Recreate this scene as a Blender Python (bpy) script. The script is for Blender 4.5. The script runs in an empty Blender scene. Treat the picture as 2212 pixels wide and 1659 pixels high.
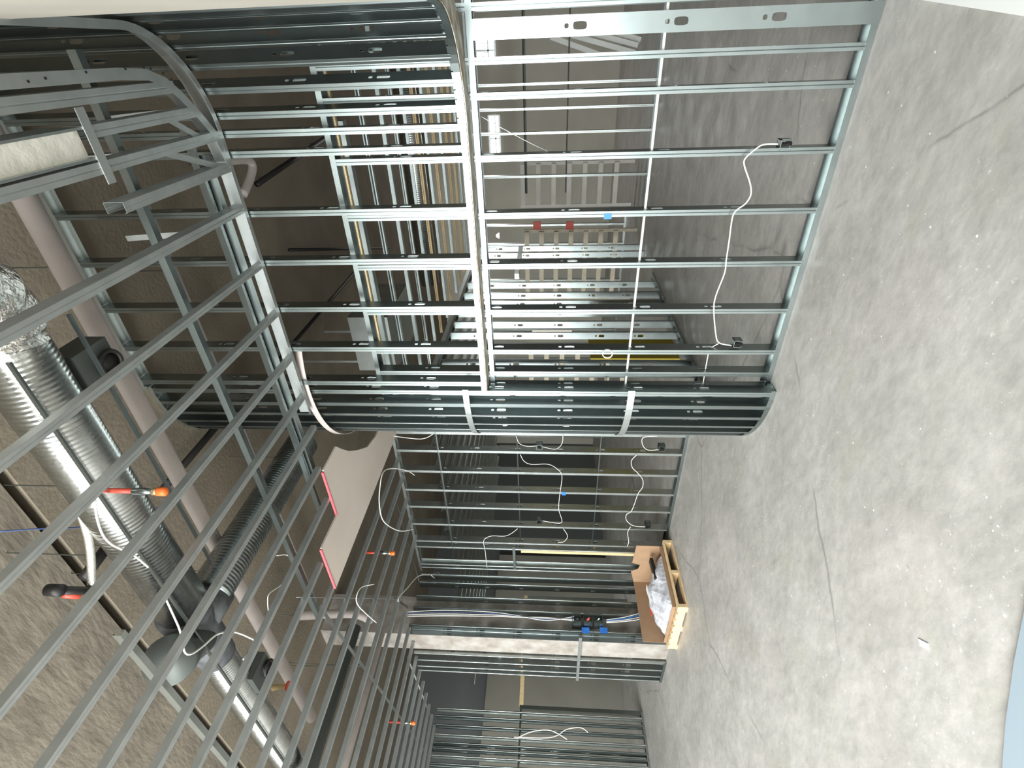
import bpy, math, random
from mathutils import Vector, Matrix
random.seed(7)
S = bpy.context.scene
C = S.collection
PI = math.pi

# ------------------------------------------------------------------ camera
F = 1090.0; EYE = Vector((0, 0, 1.64))
def nz(v): return Vector(v).normalized()
_U = nz((.006, .9975, .070)); _th = math.radians(33.9)
_fh = nz(Vector((0, 0, 1)) - _U * _U.z); _rh = _U.cross(_fh)
_Y = nz(_fh * math.cos(_th) + _rh * math.sin(_th)); _X = nz(_rh * math.cos(_th) - _fh * math.sin(_th))
def cam2w(v):
    v = Vector(v); return Vector((_X.dot(v), _Y.dot(v), _U.dot(v)))
def ray(x, y): return cam2w((1659 - y - 829.5, 1106 - x, F))
def onX(x, y, c): d = ray(x, y); return EYE + d * ((c - EYE.x) / d.x)
def onY(x, y, c): d = ray(x, y); return EYE + d * ((c - EYE.y) / d.y)
def onZ(x, y, c): d = ray(x, y); return EYE + d * ((c - EYE.z) / d.z)
cd = bpy.data.cameras.new('camera'); cam = bpy.data.objects.new('camera', cd); C.objects.link(cam)
cx, cy, cz = cam2w((0, -1, 0)), cam2w((1, 0, 0)), -cam2w((0, 0, 1))
cam.matrix_world = Matrix(((cx.x, cy.x, cz.x, EYE.x), (cx.y, cy.y, cz.y, EYE.y), (cx.z, cy.z, cz.z, EYE.z), (0, 0, 0, 1)))
cd.sensor_fit = 'HORIZONTAL'; cd.sensor_width = 36; cd.lens = 36 * F / 2212; cd.clip_start = .02; cd.clip_end = 100
S.camera = cam
S.view_settings.view_transform = 'Standard'; S.view_settings.look = 'None'
S.view_settings.gamma = 1; S.view_settings.use_curve_mapping = False; S.view_settings.exposure = 0.7

# ------------------------------------------------------------------ light
w = bpy.data.worlds.new('world'); S.world = w; w.use_nodes = True
bg = w.node_tree.nodes['Background']; bg.inputs[0].default_value = (.86, .93, 1, 1); bg.inputs[1].default_value = .17
def area(name, loc, target, sx, sy, e, col):
    l = bpy.data.lights.new(name, 'AREA'); l.shape = 'RECTANGLE'; l.size = sx; l.size_y = sy; l.energy = e; l.color = col
    o = bpy.data.objects.new(name, l); C.objects.link(o); o.location = loc
    o.rotation_euler = (Vector(target) - Vector(loc)).to_track_quat('-Z', 'Y').to_euler()
    return o
# daylight through the storefront glazing behind the camera
area('storefront_daylight', (-3.7, -3.3, 2.7), (-3.2, 4, .9), 9.8, 2.8, 960, (.96, 1, .99))
# daylight through the clerestory windows of the far rooms
area('far_daylight', (-1.6, 13.6, 3.3), (-1.6, 8, .5), 3.2, .5, 24, (1, 1, .98))
area('left_fill', (-11.4, 6.5, 2.6), (-6, 6.5, 1.0), 3, 1.2, 12, (.9, 1, 1))  # added fill, no window there; brightens what lies behind the side wall studs

# ------------------------------------------------------------------ materials
def mat(name, col, rough=.5, metal=0., var=0., vscale=8., bump=0., bscale=30., rvar=0., stretch=None, spec=None, col2=None):
    m = bpy.data.materials.new(name); m.use_nodes = True; nt = m.node_tree; b = nt.nodes['Principled BSDF']
    b.inputs['Base Color'].default_value = (*col, 1); b.inputs['Roughness'].default_value = rough; b.inputs['Metallic'].default_value = metal
    if spec is not None: b.inputs['Specular IOR Level'].default_value = spec
    tc = nt.nodes.new('ShaderNodeTexCoord'); geo = nt.nodes.new('ShaderNodeNewGeometry'); mp = nt.nodes.new('ShaderNodeMapping')
    nt.links.new(geo.outputs['Position'], mp.inputs['Vector'])
    if stretch: mp.inputs['Scale'].default_value = stretch
    if var or col2:
        n = nt.nodes.new('ShaderNodeTexNoise'); n.inputs['Scale'].default_value = vscale; n.inputs['Detail'].default_value = 6
        nt.links.new(mp.outputs[0], n.inputs['Vector'])
        r = nt.nodes.new('ShaderNodeValToRGB'); r.color_ramp.elements[0].position = .33; r.color_ramp.elements[1].position = .67
        c2 = col2 if col2 else tuple(min(1, c * (1 + var)) for c in col)
        r.color_ramp.elements[0].color = (*[c * (1 - var) for c in col], 1); r.color_ramp.elements[1].color = (*c2, 1)
        nt.links.new(n.outputs[0], r.inputs[0]); nt.links.new(r.outputs[0], b.inputs['Base Color'])
    if bump:
        n = nt.nodes.new('ShaderNodeTexNoise'); n.inputs['Scale'].default_value = bscale; n.inputs['Detail'].default_value = 5
        nt.links.new(mp.outputs[0], n.inputs['Vector'])
        bp = nt.nodes.new('ShaderNodeBump'); bp.inputs['Strength'].default_value = bump; bp.inputs['Distance'].default_value = .02
        nt.links.new(n.outputs[0], bp.inputs['Height']); nt.links.new(bp.outputs[0], b.inputs['Normal'])
    if rvar:
        v = nt.nodes.new('ShaderNodeTexVoronoi'); v.inputs['Scale'].default_value = 55
        nt.links.new(geo.outputs['Position'], v.inputs['Vector'])
        mr = nt.nodes.new('ShaderNodeMapRange'); mr.inputs[3].default_value = rough - rvar; mr.inputs[4].default_value = rough + rvar
        nt.links.new(v.outputs['Color'], mr.inputs[0]); nt.links.new(mr.outputs[0], b.inputs['Roughness'])
    return m
M = {}
M['galv'] = mat('galvanized_steel', (.30, .338, .334), .31, 1, .05, 9)
M['galv_dark'] = mat('aged_galvanized_steel', (.50, .535, .52), .36, 1, .07, 9)
M['galv_joist'] = mat('matte_galvanized_steel', (.46, .48, .47), .45, .8, .08, 10, rvar=.02)
M['rust'] = mat('dusty_stained_steel', (.40, .28, .14), .6, .45, .35, 14, col2=(.68, .66, .6))
M['deck'] = mat('brown_roof_deck', (.19, .158, .115), .9, 0, .14, 2.2, .25, 30)
M['spray'] = mat('sprayed_textured_plaster', (.175, .15, .115), .95, 0, .2, 6, .3, 14, stretch=(.8, 2.6, 1))
M['gyp'] = mat('gypsum_board', (.70, .68, .63), .8, 0, .05, 3)
M['gyp_side'] = mat('cream_gypsum_wall', (.42, .385, .33), .85, 0, .06, 2.5)
M['gyp_pink'] = mat('soffit_gypsum_board', (.56, .49, .43), .85, 0, .05, 2)
M['red_edge'] = mat('red_board_edge', (.62, .10, .12), .7)
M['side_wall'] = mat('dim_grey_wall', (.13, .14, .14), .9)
M['pale_wood'] = mat('cream_lumber', (.55, .49, .38), .7, 0, .1, 10)
M['far_board'] = mat('pale_taupe_board', (.60, .57, .49), .9, 0, .06, 1)
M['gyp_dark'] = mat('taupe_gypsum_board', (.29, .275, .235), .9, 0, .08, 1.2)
M['stained'] = mat('stained_column_board', (.33, .29, .245), .85, 0, .2, 6, col2=(.42, .39, .36))
M['wood'] = mat('pale_lumber', (.62, .47, .26), .7, 0, .15, 20, stretch=(6, 6, 1))
M['pallet'] = mat('pallet_wood', (.78, .58, .33), .7, 0, .14, 14)
M['card'] = mat('brown_cardboard', (.33, .205, .12), .8, 0, .08, 8)
M['white'] = mat('white_cable_jacket', (.80, .79, .74), .45)
M['pipe'] = mat('pink_grey_pipe', (.50, .44, .41), .55, 0, .06, 6)
M['black'] = mat('black_steel_pipe', (.018, .016, .015), .5, .2)
M['orange'] = mat('orange_plastic_cap', (.95, .17, .03), .5)
M['red'] = mat('red_enamel', (.55, .07, .04), .45)
M['blue'] = mat('blue_tape', (.03, .18, .62), .5)
M['brass'] = mat('brass_fitting', (.62, .50, .28), .35, .8)
M['clear_plastic'] = mat('milky_plastic_film', (.56, .56, .60), .25, 0, .2, 14, .5, 14)
M['braid'] = mat('braided_steel_hose', (.60, .57, .52), .35, .8, .1, 60, .4, 260)
M['mastic'] = mat('grey_duct_mastic', (.10, .105, .11), .6, .2, .3, 18)
M['cap_grey'] = mat('flat_grey_duct_cap', (.09, .098, .09), .55, .5)
M['yellow'] = mat('yellow_fibre_sheet', (.5, .38, .04), .7)
M['wire_blue'] = mat('blue_cord', (.06, .10, .25), .5)
M['sheet'] = mat('white_board', (.86, .87, .84), .7)
M['blur_blue'] = mat('pale_blue_blur', (.34, .40, .44), .5, 0, .1, 2, col2=(.26, .34, .42))
M['tag'] = mat('pale_blue_paper', (.66, .72, .85), .6)
def emis(name, col, s):
    m = bpy.data.materials.new(name); m.use_nodes = True; nt = m.node_tree; b = nt.nodes['Principled BSDF']
    b.inputs['Emission Color'].default_value = (*col, 1); b.inputs['Emission Strength'].default_value = s; b.inputs['Base Color'].default_value = (*col, 1)
    return m
M['daylight_pane'] = emis('daylit_glass', (1, 1, 1), 5)
M['lamp_glow'] = emis('glowing_lamp', (1, .95, .85), 6)
M['lamp_warm'] = emis('glowing_warm_tube', (1, .78, .38), 2.2)
# spiral duct: galvanised with a fine helical seam
def seam_mat(name, scale, strength, base, rough, axis):
    m = mat(name, base, rough, 1, .08, 20, rvar=.04); nt = m.node_tree; b = nt.nodes['Principled BSDF']
    geo = nt.nodes.new('ShaderNodeNewGeometry'); wv = nt.nodes.new('ShaderNodeTexWave'); wv.bands_direction = axis
    wv.inputs['Scale'].default_value = scale; wv.inputs['Distortion'].default_value = .4
    nt.links.new(geo.outputs['Position'], wv.inputs['Vector'])
    bp = nt.nodes.new('ShaderNodeBump'); bp.inputs['Strength'].default_value = strength; bp.inputs['Distance'].default_value = .01
    nt.links.new(wv.outputs['Fac'], bp.inputs['Height']); nt.links.new(bp.outputs[0], b.inputs['Normal'])
    return m
M['spiral'] = seam_mat('spiral_duct_steel', 12, .16, (.46, .47, .455), .25, 'X')
M['flexduct'] = seam_mat('grey_flexible_duct', 11, .35, (.36, .40, .40), .3, 'Y')
M['foil'] = mat('crinkled_foil', (.82, .80, .76), .16, 1, .05, 8, 1.0, 22)
M['boot'] = mat('cream_sheet_liner', (.86, .83, .74), .3, .2, .06, 10, .4, 18)
# concrete floor
def floor_mat():
    m = bpy.data.materials.new('ground_concrete'); m.use_nodes = True; nt = m.node_tree; N = nt.nodes; L = nt.links; b = N['Principled BSDF']
    geo = N.new('ShaderNodeNewGeometry')
    def noise(sc, det, vec=None, rough=.55):
        n = N.new('ShaderNodeTexNoise'); n.inputs['Scale'].default_value = sc; n.inputs['Detail'].default_value = det; n.inputs['Roughness'].default_value = rough
        L.new(vec or geo.outputs['Position'], n.inputs['Vector']); return n
    def ramp(src, p0, c0, p1, c1):
        r = N.new('ShaderNodeValToRGB'); r.color_ramp.elements[0].position = p0; r.color_ramp.elements[1].position = p1
        r.color_ramp.elements[0].color = (*c0, 1); r.color_ramp.elements[1].color = (*c1, 1); L.new(src, r.inputs[0]); return r
    def mix(fac, a, bb, mode='MIX'):
        x = N.new('ShaderNodeMix'); x.data_type = 'RGBA'; x.blend_type = mode
        if isinstance(fac, float): x.inputs[0].default_value = fac
        else: L.new(fac, x.inputs[0])
        for s, v in ((6, a), (7, bb)):
            if isinstance(v, tuple): x.inputs[s].default_value = (*v, 1)
            else: L.new(v, x.inputs[s])
        return x.outputs[2]
    mp = N.new('ShaderNodeMapping'); mp.inputs['Rotation'].default_value = (0, 0, .6); mp.inputs['Scale'].default_value = (1, 1.7, 1); L.new(geo.outputs['Position'], mp.inputs['Vector'])
    base = ramp(noise(1.6, 9, mp.outputs[0], .62).outputs[0], .36, (.385, .37, .345), .66, (.50, .48, .455))
    mott = ramp(noise(9, 8, mp.outputs[0], .7).outputs[0], .35, (.84, .84, .84), .68, (1.13, 1.12, 1.11))
    c = mix(1.0, base.outputs[0], mott.outputs[0], 'MULTIPLY')
    pk = ramp(noise(1.1, 4).outputs[0], .56, (0, 0, 0), .72, (1, 1, 1)); c = mix(.35, c, mix(pk.outputs[0], c, (.54, .47, .44)))
    gn = ramp(noise(2.3, 4, mp.outputs[0]).outputs[0], .58, (0, 0, 0), .70, (1, 1, 1)); c = mix(.3, c, mix(gn.outputs[0], c, (.40, .39, .31)))
    # paint and plaster spatter
    v = N.new('ShaderNodeTexVoronoi'); v.inputs['Scale'].default_value = 24; L.new(geo.outputs['Position'], v.inputs['Vector'])
    sz = N.new('ShaderNodeSeparateColor'); L.new(v.outputs['Color'], sz.inputs[0])
    th = N.new('ShaderNodeMath'); th.operation = 'POWER'; L.new(sz.outputs[0], th.inputs[0]); th.inputs[1].default_value = 6
    th2 = N.new('ShaderNodeMath'); th2.operation = 'MULTIPLY'; L.new(th.outputs[0], th2.inputs[0]); th2.inputs[1].default_value = .15
    lt = N.new('ShaderNodeMath'); lt.operation = 'LESS_THAN'; L.new(v.outputs['Distance'], lt.inputs[0]); L.new(th2.outputs[0], lt.inputs[1])
    c = mix(lt.outputs[0], c, (.80, .79, .75))
    sp = ramp(noise(30, 6, None, .7).outputs[0], .60, (0, 0, 0), .68, (1, 1, 1)); big = ramp(noise(1.3, 3).outputs[0], .48, (0, 0, 0), .62, (1, 1, 1))
    ml = N.new('ShaderNodeMath'); ml.operation = 'MULTIPLY'; L.new(sp.outputs[0], ml.inputs[0]); L.new(big.outputs[0], ml.inputs[1])
    c = mix(ml.outputs[0], c, (.68, .665, .64))
    # hairline cracks and dark scuffs
    wn = noise(1.5, 4, None); va = N.new('ShaderNodeVectorMath'); va.operation = 'MULTIPLY_ADD'; L.new(wn.outputs['Color'], va.inputs[0]); va.inputs[1].default_value = (.25, .25, 0); L.new(geo.outputs['Position'], va.inputs[2])
    cr = N.new('ShaderNodeTexVoronoi'); cr.feature = 'DISTANCE_TO_EDGE'; cr.inputs['Scale'].default_value = .42; L.new(va.outputs[0], cr.inputs['Vector'])
    ck = ramp(cr.outputs['Distance'], .0, (1, 1, 1), .006, (0, 0, 0)); cm = ramp(noise(1.7, 3).outputs[0], .46, (0, 0, 0), .58, (.75, .75, .75))
    cf = N.new('ShaderNodeMath'); cf.operation = 'MULTIPLY'; L.new(ck.outputs[0], cf.inputs[0]); L.new(cm.outputs[0], cf.inputs[1])
    c = mix(cf.outputs[0], c, (.20, .19, .18))
    df = ramp(noise(14, 7, mp.outputs[0], .75).outputs[0], .28, (.6, .6, .6), .40, (0, 0, 0)); c = mix(df.outputs[0], c, (.27, .265, .255))
    L.new(c, b.inputs['Base Color'])
    rr = N.new('ShaderNodeMapRange'); L.new(noise(3, 5).outputs[0], rr.inputs[0]); rr.inputs[1].default_value = .3; rr.inputs[2].default_value = .7; rr.inputs[3].default_value = .36; rr.inputs[4].default_value = .62
    L.new(rr.outputs[0], b.inputs['Roughness']); b.inputs['Specular IOR Level'].default_value = .45
    bp = N.new('ShaderNodeBump'); bp.inputs['Strength'].default_value = .12; bp.inputs['Distance'].default_value = .01
    L.new(noise(25, 5).outputs[0], bp.inputs['Height']); L.new(bp.outputs[0], b.inputs['Normal'])
    return m
M['floor'] = floor_mat()

# ------------------------------------------------------------------ mesh helpers
class MB:
    def __init__(s): s.v = []; s.f = []
    def add(s, vs, fs):
        n = len(s.v); s.v += [Vector(p) for p in vs]; s.f += [tuple(n + i for i in f) for f in fs]; return s
    def box(s, a, b):
        x0, x1 = sorted((a[0], b[0])); y0, y1 = sorted((a[1], b[1])); z0, z1 = sorted((a[2], b[2]))
        return s.add([(x0, y0, z0), (x1, y0, z0), (x1, y1, z0), (x0, y1, z0), (x0, y0, z1), (x1, y0, z1), (x1, y1, z1), (x0, y1, z1)],
                     [(0, 3, 2, 1), (4, 5, 6, 7), (0, 1, 5, 4), (1, 2, 6, 5), (2, 3, 7, 6), (3, 0, 4, 7)])
    def prism(s, poly, z0, z1):
        n = len(poly); vs = [(x, y, z0) for x, y in poly] + [(x, y, z1) for x, y in poly]
        return s.add(vs, [tuple(range(n))[::-1], tuple(range(n, 2 * n))] + [(i, (i + 1) % n, n + (i + 1) % n, n + i) for i in range(n)])
    def bar(s, a, b, wd, th, up=(0, 0, 1)):
        a, b = Vector(a), Vector(b); d = (b - a).normalized(); u = Vector(up)
        sd = d.cross(u)
        if sd.length < 1e-4: sd = d.cross(Vector((1, 0, 0)))
        sd.normalize(); u = sd.cross(d).normalized(); vs = []
        for p in (a, b):
            for i, j in ((-1, -1), (1, -1), (1, 1), (-1, 1)): vs.append(p + sd * wd / 2 * i + u * th / 2 * j)
        return s.add(vs, [(0, 1, 2, 3), (7, 6, 5, 4), (0, 4, 5, 1), (1, 5, 6, 2), (2, 6, 7, 3), (3, 7, 4, 0)])
    def tube(s, pts, r, seg=8, cap=True):
        pts = [Vector(p) for p in pts]; n = len(pts); rs = r if isinstance(r, (list, tuple)) else [r] * n
        vs = []; ref = None
        for i, p in enumerate(pts):
            d = (pts[min(i + 1, n - 1)] - pts[max(i - 1, 0)]).normalized()
            if ref is None: ref = d.cross(Vector((0, 0, 1)) if abs(d.z) < .9 else Vector((1, 0, 0))).normalized()
            ref = (ref - d * ref.dot(d)).normalized(); o = d.cross(ref)
            for k in range(seg):
                a = 2 * PI * k / seg; vs.append(p + (ref * math.cos(a) + o * math.sin(a)) * rs[i])
        fs = [(i * seg + k, i * seg + (k + 1) % seg, (i + 1) * seg + (k + 1) % seg, (i + 1) * seg + k) for i in range(n - 1) for k in range(seg)]
        if cap: fs += [tuple(range(seg))[::-1], tuple((n - 1) * seg + k for k in range(seg))]
        return s.add(vs, fs)
    def sweep(s, path, prof, closed=False):
        # path: plan points with z; prof: (offset to the left, height)
        P = [Vector(p) for p in path]; n = len(P); m = len(prof); vs = []
        for i, p in enumerate(P):
            d = P[min(i + 1, n - 1)] - P[max(i - 1, 0)]; d.z = 0; d.normalize(); L = Vector((-d.y, d.x, 0))
            for a, z in prof: vs.append(p + L * a + Vector((0, 0, z)))
        k = m if closed else m - 1
        return s.add(vs, [(i * m + j, i * m + (j + 1) % m, (i + 1) * m + (j + 1) % m, (i + 1) * m + j) for i in range(n - 1) for j in range(k)])
def smooth(pts, k=5):
    P = [Vector(p) for p in pts]; out = []
    for i in range(len(P) - 1):
        a, b, c, d = P[max(i - 1, 0)], P[i], P[i + 1], P[min(i + 2, len(P) - 1)]
        for j in range(k):
            t = j / k; out.append(.5 * ((2 * b) + (c - a) * t + (2 * a - 5 * b + 4 * c - d) * t * t + (3 * b - a - 3 * c + d) * t ** 3))
    return out + [P[-1]]
def tag(o, label=None, cat=None, group=None, kind=None):
    if label: o['label'] = label
    if cat: o['category'] = cat
    if group: o['group'] = group
    if kind: o['kind'] = kind
    return o
def thing(name, label, cat, loc, group=None):
    o = bpy.data.objects.new(name, None); C.objects.link(o); o.location = loc; o.empty_display_size = .1
    return tag(o, label, cat, group)
def wloc(o):
    v = Vector(o.location)
    while o.parent: o = o.parent; v += Vector(o.location)
    return v
def build(name, mb, m, parent=None, sol=0, smooth_=False, mats=None):
    vs = mb.v; lo = Vector([min(v[i] for v in vs) for i in range(3)]); hi = Vector([max(v[i] for v in vs) for i in range(3)])
    org = Vector(((lo.x + hi.x) / 2, (lo.y + hi.y) / 2, lo.z))
    me = bpy.data.meshes.new(name); me.from_pydata([tuple(v - org) for v in vs], [], mb.f); me.update()
    me.materials.append(M[m] if isinstance(m, str) else m)
    if smooth_:
        for p in me.polygons: p.use_smooth = True
    o = bpy.data.objects.new(name, me); C.objects.link(o); o.location = org
    if parent: o.location = org - wloc(parent); o.parent = parent
    if sol:
        md = o.modifiers.new('sheet', 'SOLIDIFY'); md.thickness = sol; md.offset = 0
    return o
# a C-section stud or joist: base point, length / web / flange directions
def keyed_web(mb, P, W, L, s0, s1, a, b):
    pass
def stud_mb(p, dl, dw, df, L, web=.092, fl=.034, lip=.009, holes=(), rib=True):
    p, dl, dw, df = Vector(p), Vector(dl), Vector(dw), Vector(df); mb = MB()
    def q(f, w_, l): return p + df * f + dw * w_ + dl * l
    for w0, sg in ((0, 1), (web, -1)):
        prof = [(0, w0), (fl * .42, w0), (fl * .5, w0 + sg * .0025), (fl * .58, w0), (fl, w0), (fl, w0 + sg * lip)] if rib else [(0, w0), (fl, w0), (fl, w0 + sg * lip)]
        vs = [q(f, w_, l) for l in (0, L) for f, w_ in prof]; n = len(prof)
        mb.add(vs, [(i, i + 1, n + i + 1, n + i) for i in range(n - 1)])
    cur = 0.0
    def plain(a, b):
        if b - a > 1e-4: mb.add([q(0, 0, a), q(0, web, a), q(0, web, b), q(0, 0, b)], [(0, 1, 2, 3)])
    def ring(c, hl, hw, half):
        cw = web / 2; an = math.atan2(cw, half); angs = []
        base = [0, an, PI / 2, PI - an, PI, PI + an, 1.5 * PI, 2 * PI - an]
        for i in range(8):
            a0 = base[i]; a1 = base[(i + 1) % 8] + (2 * PI if i == 7 else 0); angs += [a0, (a0 + a1) / 2]
        vs = []
        for a in angs:
            ca, sa = math.cos(a), math.sin(a); t = min(half / abs(ca) if abs(ca) > 1e-6 else 9, cw / abs(sa) if abs(sa) > 1e-6 else 9)
            vs.append(q(0, cw + sa * t, c + ca * t))
        for a in angs:
            ca, sa = math.cos(a), math.sin(a); e = 4
            rr = (abs(ca / hl) ** e + abs(sa / hw) ** e) ** (-1 / e); vs.append(q(0, cw + sa * rr, c + ca * rr))
        mb.add(vs, [(i, (i + 1) % 16, 16 + (i + 1) % 16, 16 + i) for i in range(16)])
    for h in sorted(holes):
        if h - .05 < cur or h + .12 > L: continue
        plain(cur, h - .045); ring(h, .036, .018, .045); ring(h - 0 + .045 + .024, .011, .011, .024); cur = h + .093
    plain(cur, L)
    return mb
Z3 = Vector((0, 0, 1)); KN = [.49, .97, 1.48, 2.0, 2.5, 2.95, 3.45, 3.95]
def vstud(parent, x, y, z0, z1, dw=(0, 1, 0), df=(-1, 0, 0), holes=True, m='galv', web=.092, fl=.034, name='stud'):
    hs = [k - z0 for k in KN if z0 + .1 < k < z1 - .1] if holes else ()
    return build(name, stud_mb((x, y, z0), Z3, dw, df, z1 - z0, web, fl, holes=hs), m, parent, sol=.0015)
def track(parent, path, wd, up=1, fl=.034, m='galv', name='floor_track', side=1):
    prof = [(0, up * fl), (0, 0), (wd * side, 0), (wd * side, up * fl)]
    return build(name, MB().sweep(path, prof), m, parent, sol=.0015)

# ------------------------------------------------------------------ setting
DZ = 4.77
build('floor', MB().box((-13, -5, -.1), (5, 16, 0)), 'floor')['kind'] = 'structure'
build('ceiling', MB().box((-13, 1.97, DZ), (5, 16, DZ + .15)), 'deck')['kind'] = 'structure'
build('trim_1', MB().box((-13, 1.90, DZ + .26), (5, 1.97, DZ + .3)).box((-13, 1.97, DZ + .15), (5, 2.0, DZ + .3)).box((-13, 1.87, DZ + .15), (5, 1.90, DZ + .3)), 'deck')['kind'] = 'structure'
build('ceiling_sprayed', MB().box((-13, -5, DZ), (5, 1.90, DZ + .15)), 'spray')['kind'] = 'structure'
build('wall_back', MB().box((-13, 14, 0), (5, 14.15, DZ)), 'far_board')['kind'] = 'structure'
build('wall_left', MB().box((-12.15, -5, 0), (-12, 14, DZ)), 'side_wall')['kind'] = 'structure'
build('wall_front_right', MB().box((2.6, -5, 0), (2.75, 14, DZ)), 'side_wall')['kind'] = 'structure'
# near drywall that closes the right-hand side (its end edge seen at the very right)
pe = onY(0, 42, 2.0); xe = pe.x
build('wall_right', MB().box((xe, .35, 2.05), (xe + .13, 2.0, DZ)), 'gyp_side')['kind'] = 'structure'

# ------------------------------------------------------------------ lower stud wall
YA = 3.20
A = thing('stud_wall', 'long bare galvanized stud wall standing straight ahead on the concrete, braced by one thin horizontal rod', 'wall frame', (-1, YA, 0))
track(A, [(.2, YA + .0, .002), (-2.17, YA + .0, .002)], .094, 1, name='floor_track', side=-1, m='galv')
for y in (122, 200, 337, 463, 574, 674, 761, 808, 841):
    p = onY(1300, y, YA); vstud(A, p.x + .017, YA + .002, .004, 2.95)
build('stud', stud_mb((.03, YA - .004, .004), Z3, (1, 0, 0), (0, 1, 0), 2.04, .092, .034, holes=[k - .0 for k in KN[:4]]), 'galv', A, sol=.0015)
vstud(A, .19, YA + .002, .004, 2.95)
track(A, [(.25, YA, 2.075), (-2.15, YA, 2.075)], .094, -1, m='galv', name='header_track', side=-1)
track(A, [(.25, YA, 2.955), (-2.2, YA, 2.955)], .094, -1, m='galv', name='top_track', side=-1)
build('bracing_rod', MB().tube([(.25, YA + .045, 1.04), (-2.2, YA + .045, 1.045)], .008, 8), 'white', A)
build('nailing_strip', MB().box((.2, YA + .10, 2.91), (-1.95, YA + .125, 2.955)), 'wood', A)

# ------------------------------------------------------------------ upper bulkhead that swings round to the right
YB = 3.03; RC = (-.36, 2.51); RR = .52
B = thing('bulkhead_frame', 'tall bare stud bulkhead hung above the opening, curving toward the viewer at its right end', 'wall frame', (-1, YB, 2.1))
arc = [(RC[0] + RR * math.cos(math.radians(a)), RC[1] + RR * math.sin(math.radians(a))) for a in range(0, 91, 5)]
arcpath = [(arc[0][0], 1.75)] + arc
for nm, z, up, mm in (('bottom_track', 2.088, 1, 'galv'), ('top_track', DZ - .003, -1, 'galv_dark')):
    path = [(x, y, z) for x, y in arcpath] + [(-2.12, YB, z)]
    track(B, path, .092, up, m=mm, name=nm, side=-1)
build('stained_underside', MB().sweep([(x, y, 2.081) for x, y in arcpath[1:]] + [(-2.1, YB, 2.081)], [(-.002, 0), (-.16, 0), (-.16, .004), (-.002, .004)], True), 'rust', B)
for i in range(1, len(arcpath) - 1):
    a = Vector((*arcpath[i], 2.112)); b = Vector((*arcpath[i + 1], 2.112)); d = (b - a).normalized(); o = Vector((d.y, -d.x, 0)) * .008; L_ = (b - a).length
    build('flexible_track_segment', MB().bar(a + d * L_ * .07 + o, b - d * L_ * .07 + o, .005, .044), 'galv', B)
for x in (-.36, -.465, -.80, -1.11, -1.44, -1.75, -2.04):
    vstud(B, x + .017, YB + .002, 2.092, DZ - .01)
for a in (78, 64, 50, 37, 25, 13, 1):
    r = math.radians(a); n = Vector((math.cos(r), math.sin(r), 0)); t = Vector((math.sin(r), -math.cos(r), 0))
    p = Vector((RC[0], RC[1], 0)) + n * (RR + .002)
    vstud(B, p.x, p.y, 2.092, DZ - .01, dw=n, df=-t)
for y in (2.36, 2.2, 2.05):
    vstud(B, RC[0] + RR + .002, y, 2.092, DZ - .01, dw=(1, 0, 0), df=(0, 1, 0))

# ------------------------------------------------------------------ curved stud wall
CC = (-2.12, 3.96); CR = .88
K = thing('curved_stud_wall', 'convex curved stud wall with closely spaced studs and bent flat straps, at the left end of the long wall', 'wall frame', (CC[0], CC[1] - CR, 0))
def cp(a, r=CR): a = math.radians(a); return (CC[0] - r * math.sin(a), CC[1] - r * math.cos(a))
cpath = [cp(a) for a in range(0, 91, 5)]
track(K, [(x, y, .002) for x, y in cpath], .092, 1, name='floor_track', side=-1)
track(K, [(x, y, DZ - .003) for x, y in cpath], .092, -1, name='top_track', m='galv_dark', side=-1)
for a in (1, 9.5, 18, 27, 36, 46, 56, 68, 80):
    r = math.radians(a); n = Vector((math.sin(r), math.cos(r), 0)); t = Vector((math.cos(r), -math.sin(r), 0)); p = cp(a, CR - .002)
    vstud(K, p[0], p[1], .004, DZ - .01, dw=n, df=-t)
for nm, z, a0, a1, h, r in (('bent_strap', 2.23, 0, 80, .045, .008), ('bent_strap', 1.00, 0, 80, .05, .008), ('curved_soffit_track', 3.44, -22, 86, .05, .03)):
    build(nm, MB().sweep([(*cp(a, CR + r), z) for a in range(a0, a1, 4)], [(0, 0), (0, h), (-.004, h), (-.004, 0)], True), 'galv_joist' if r == .008 else 'pipe', K)

# ------------------------------------------------------------------ side wall running back from the curve
G = thing('stud_wall', 'stud wall running straight back into the building behind the long wall, lit webs with knockouts facing right', 'wall frame', (-3, 6.4, 0))
for y in [4.1, 4.3, 4.47, 4.74, 4.94, 5.31, 5.62, 5.92, 6.25, 6.57, 6.85, 7.23]:
    vstud(G, -3.0, y, .004, 2.9, dw=(-1, 0, 0), df=(0, 1, 0), m='galv')
build('floor_track', MB().sweep([(-3, 3.95, .002), (-3, 7.6, .002)], [(0, .034), (0, 0), (.094, 0), (.094, .034)]), 'galv_dark', G, sol=.0015)
build('top_track', MB().sweep([(-3, 3.95, 2.905), (-3, 8.9, 2.905)], [(0, -.034), (0, 0), (.094, 0), (.094, -.034)]), 'galv', G, sol=.0015)
build('door_header', MB().box((-3.0, 7.6, 2.1), (-3.09, 8.9, 2.17)), 'galv_dark', G)
vstud(G, -3.0, 8.55, .004, 2.9, dw=(-1, 0, 0), df=(0, 1, 0))
vstud(G, -3.0, 8.9, .004, 2.9, dw=(-1, 0, 0), df=(0, 1, 0))

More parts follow.
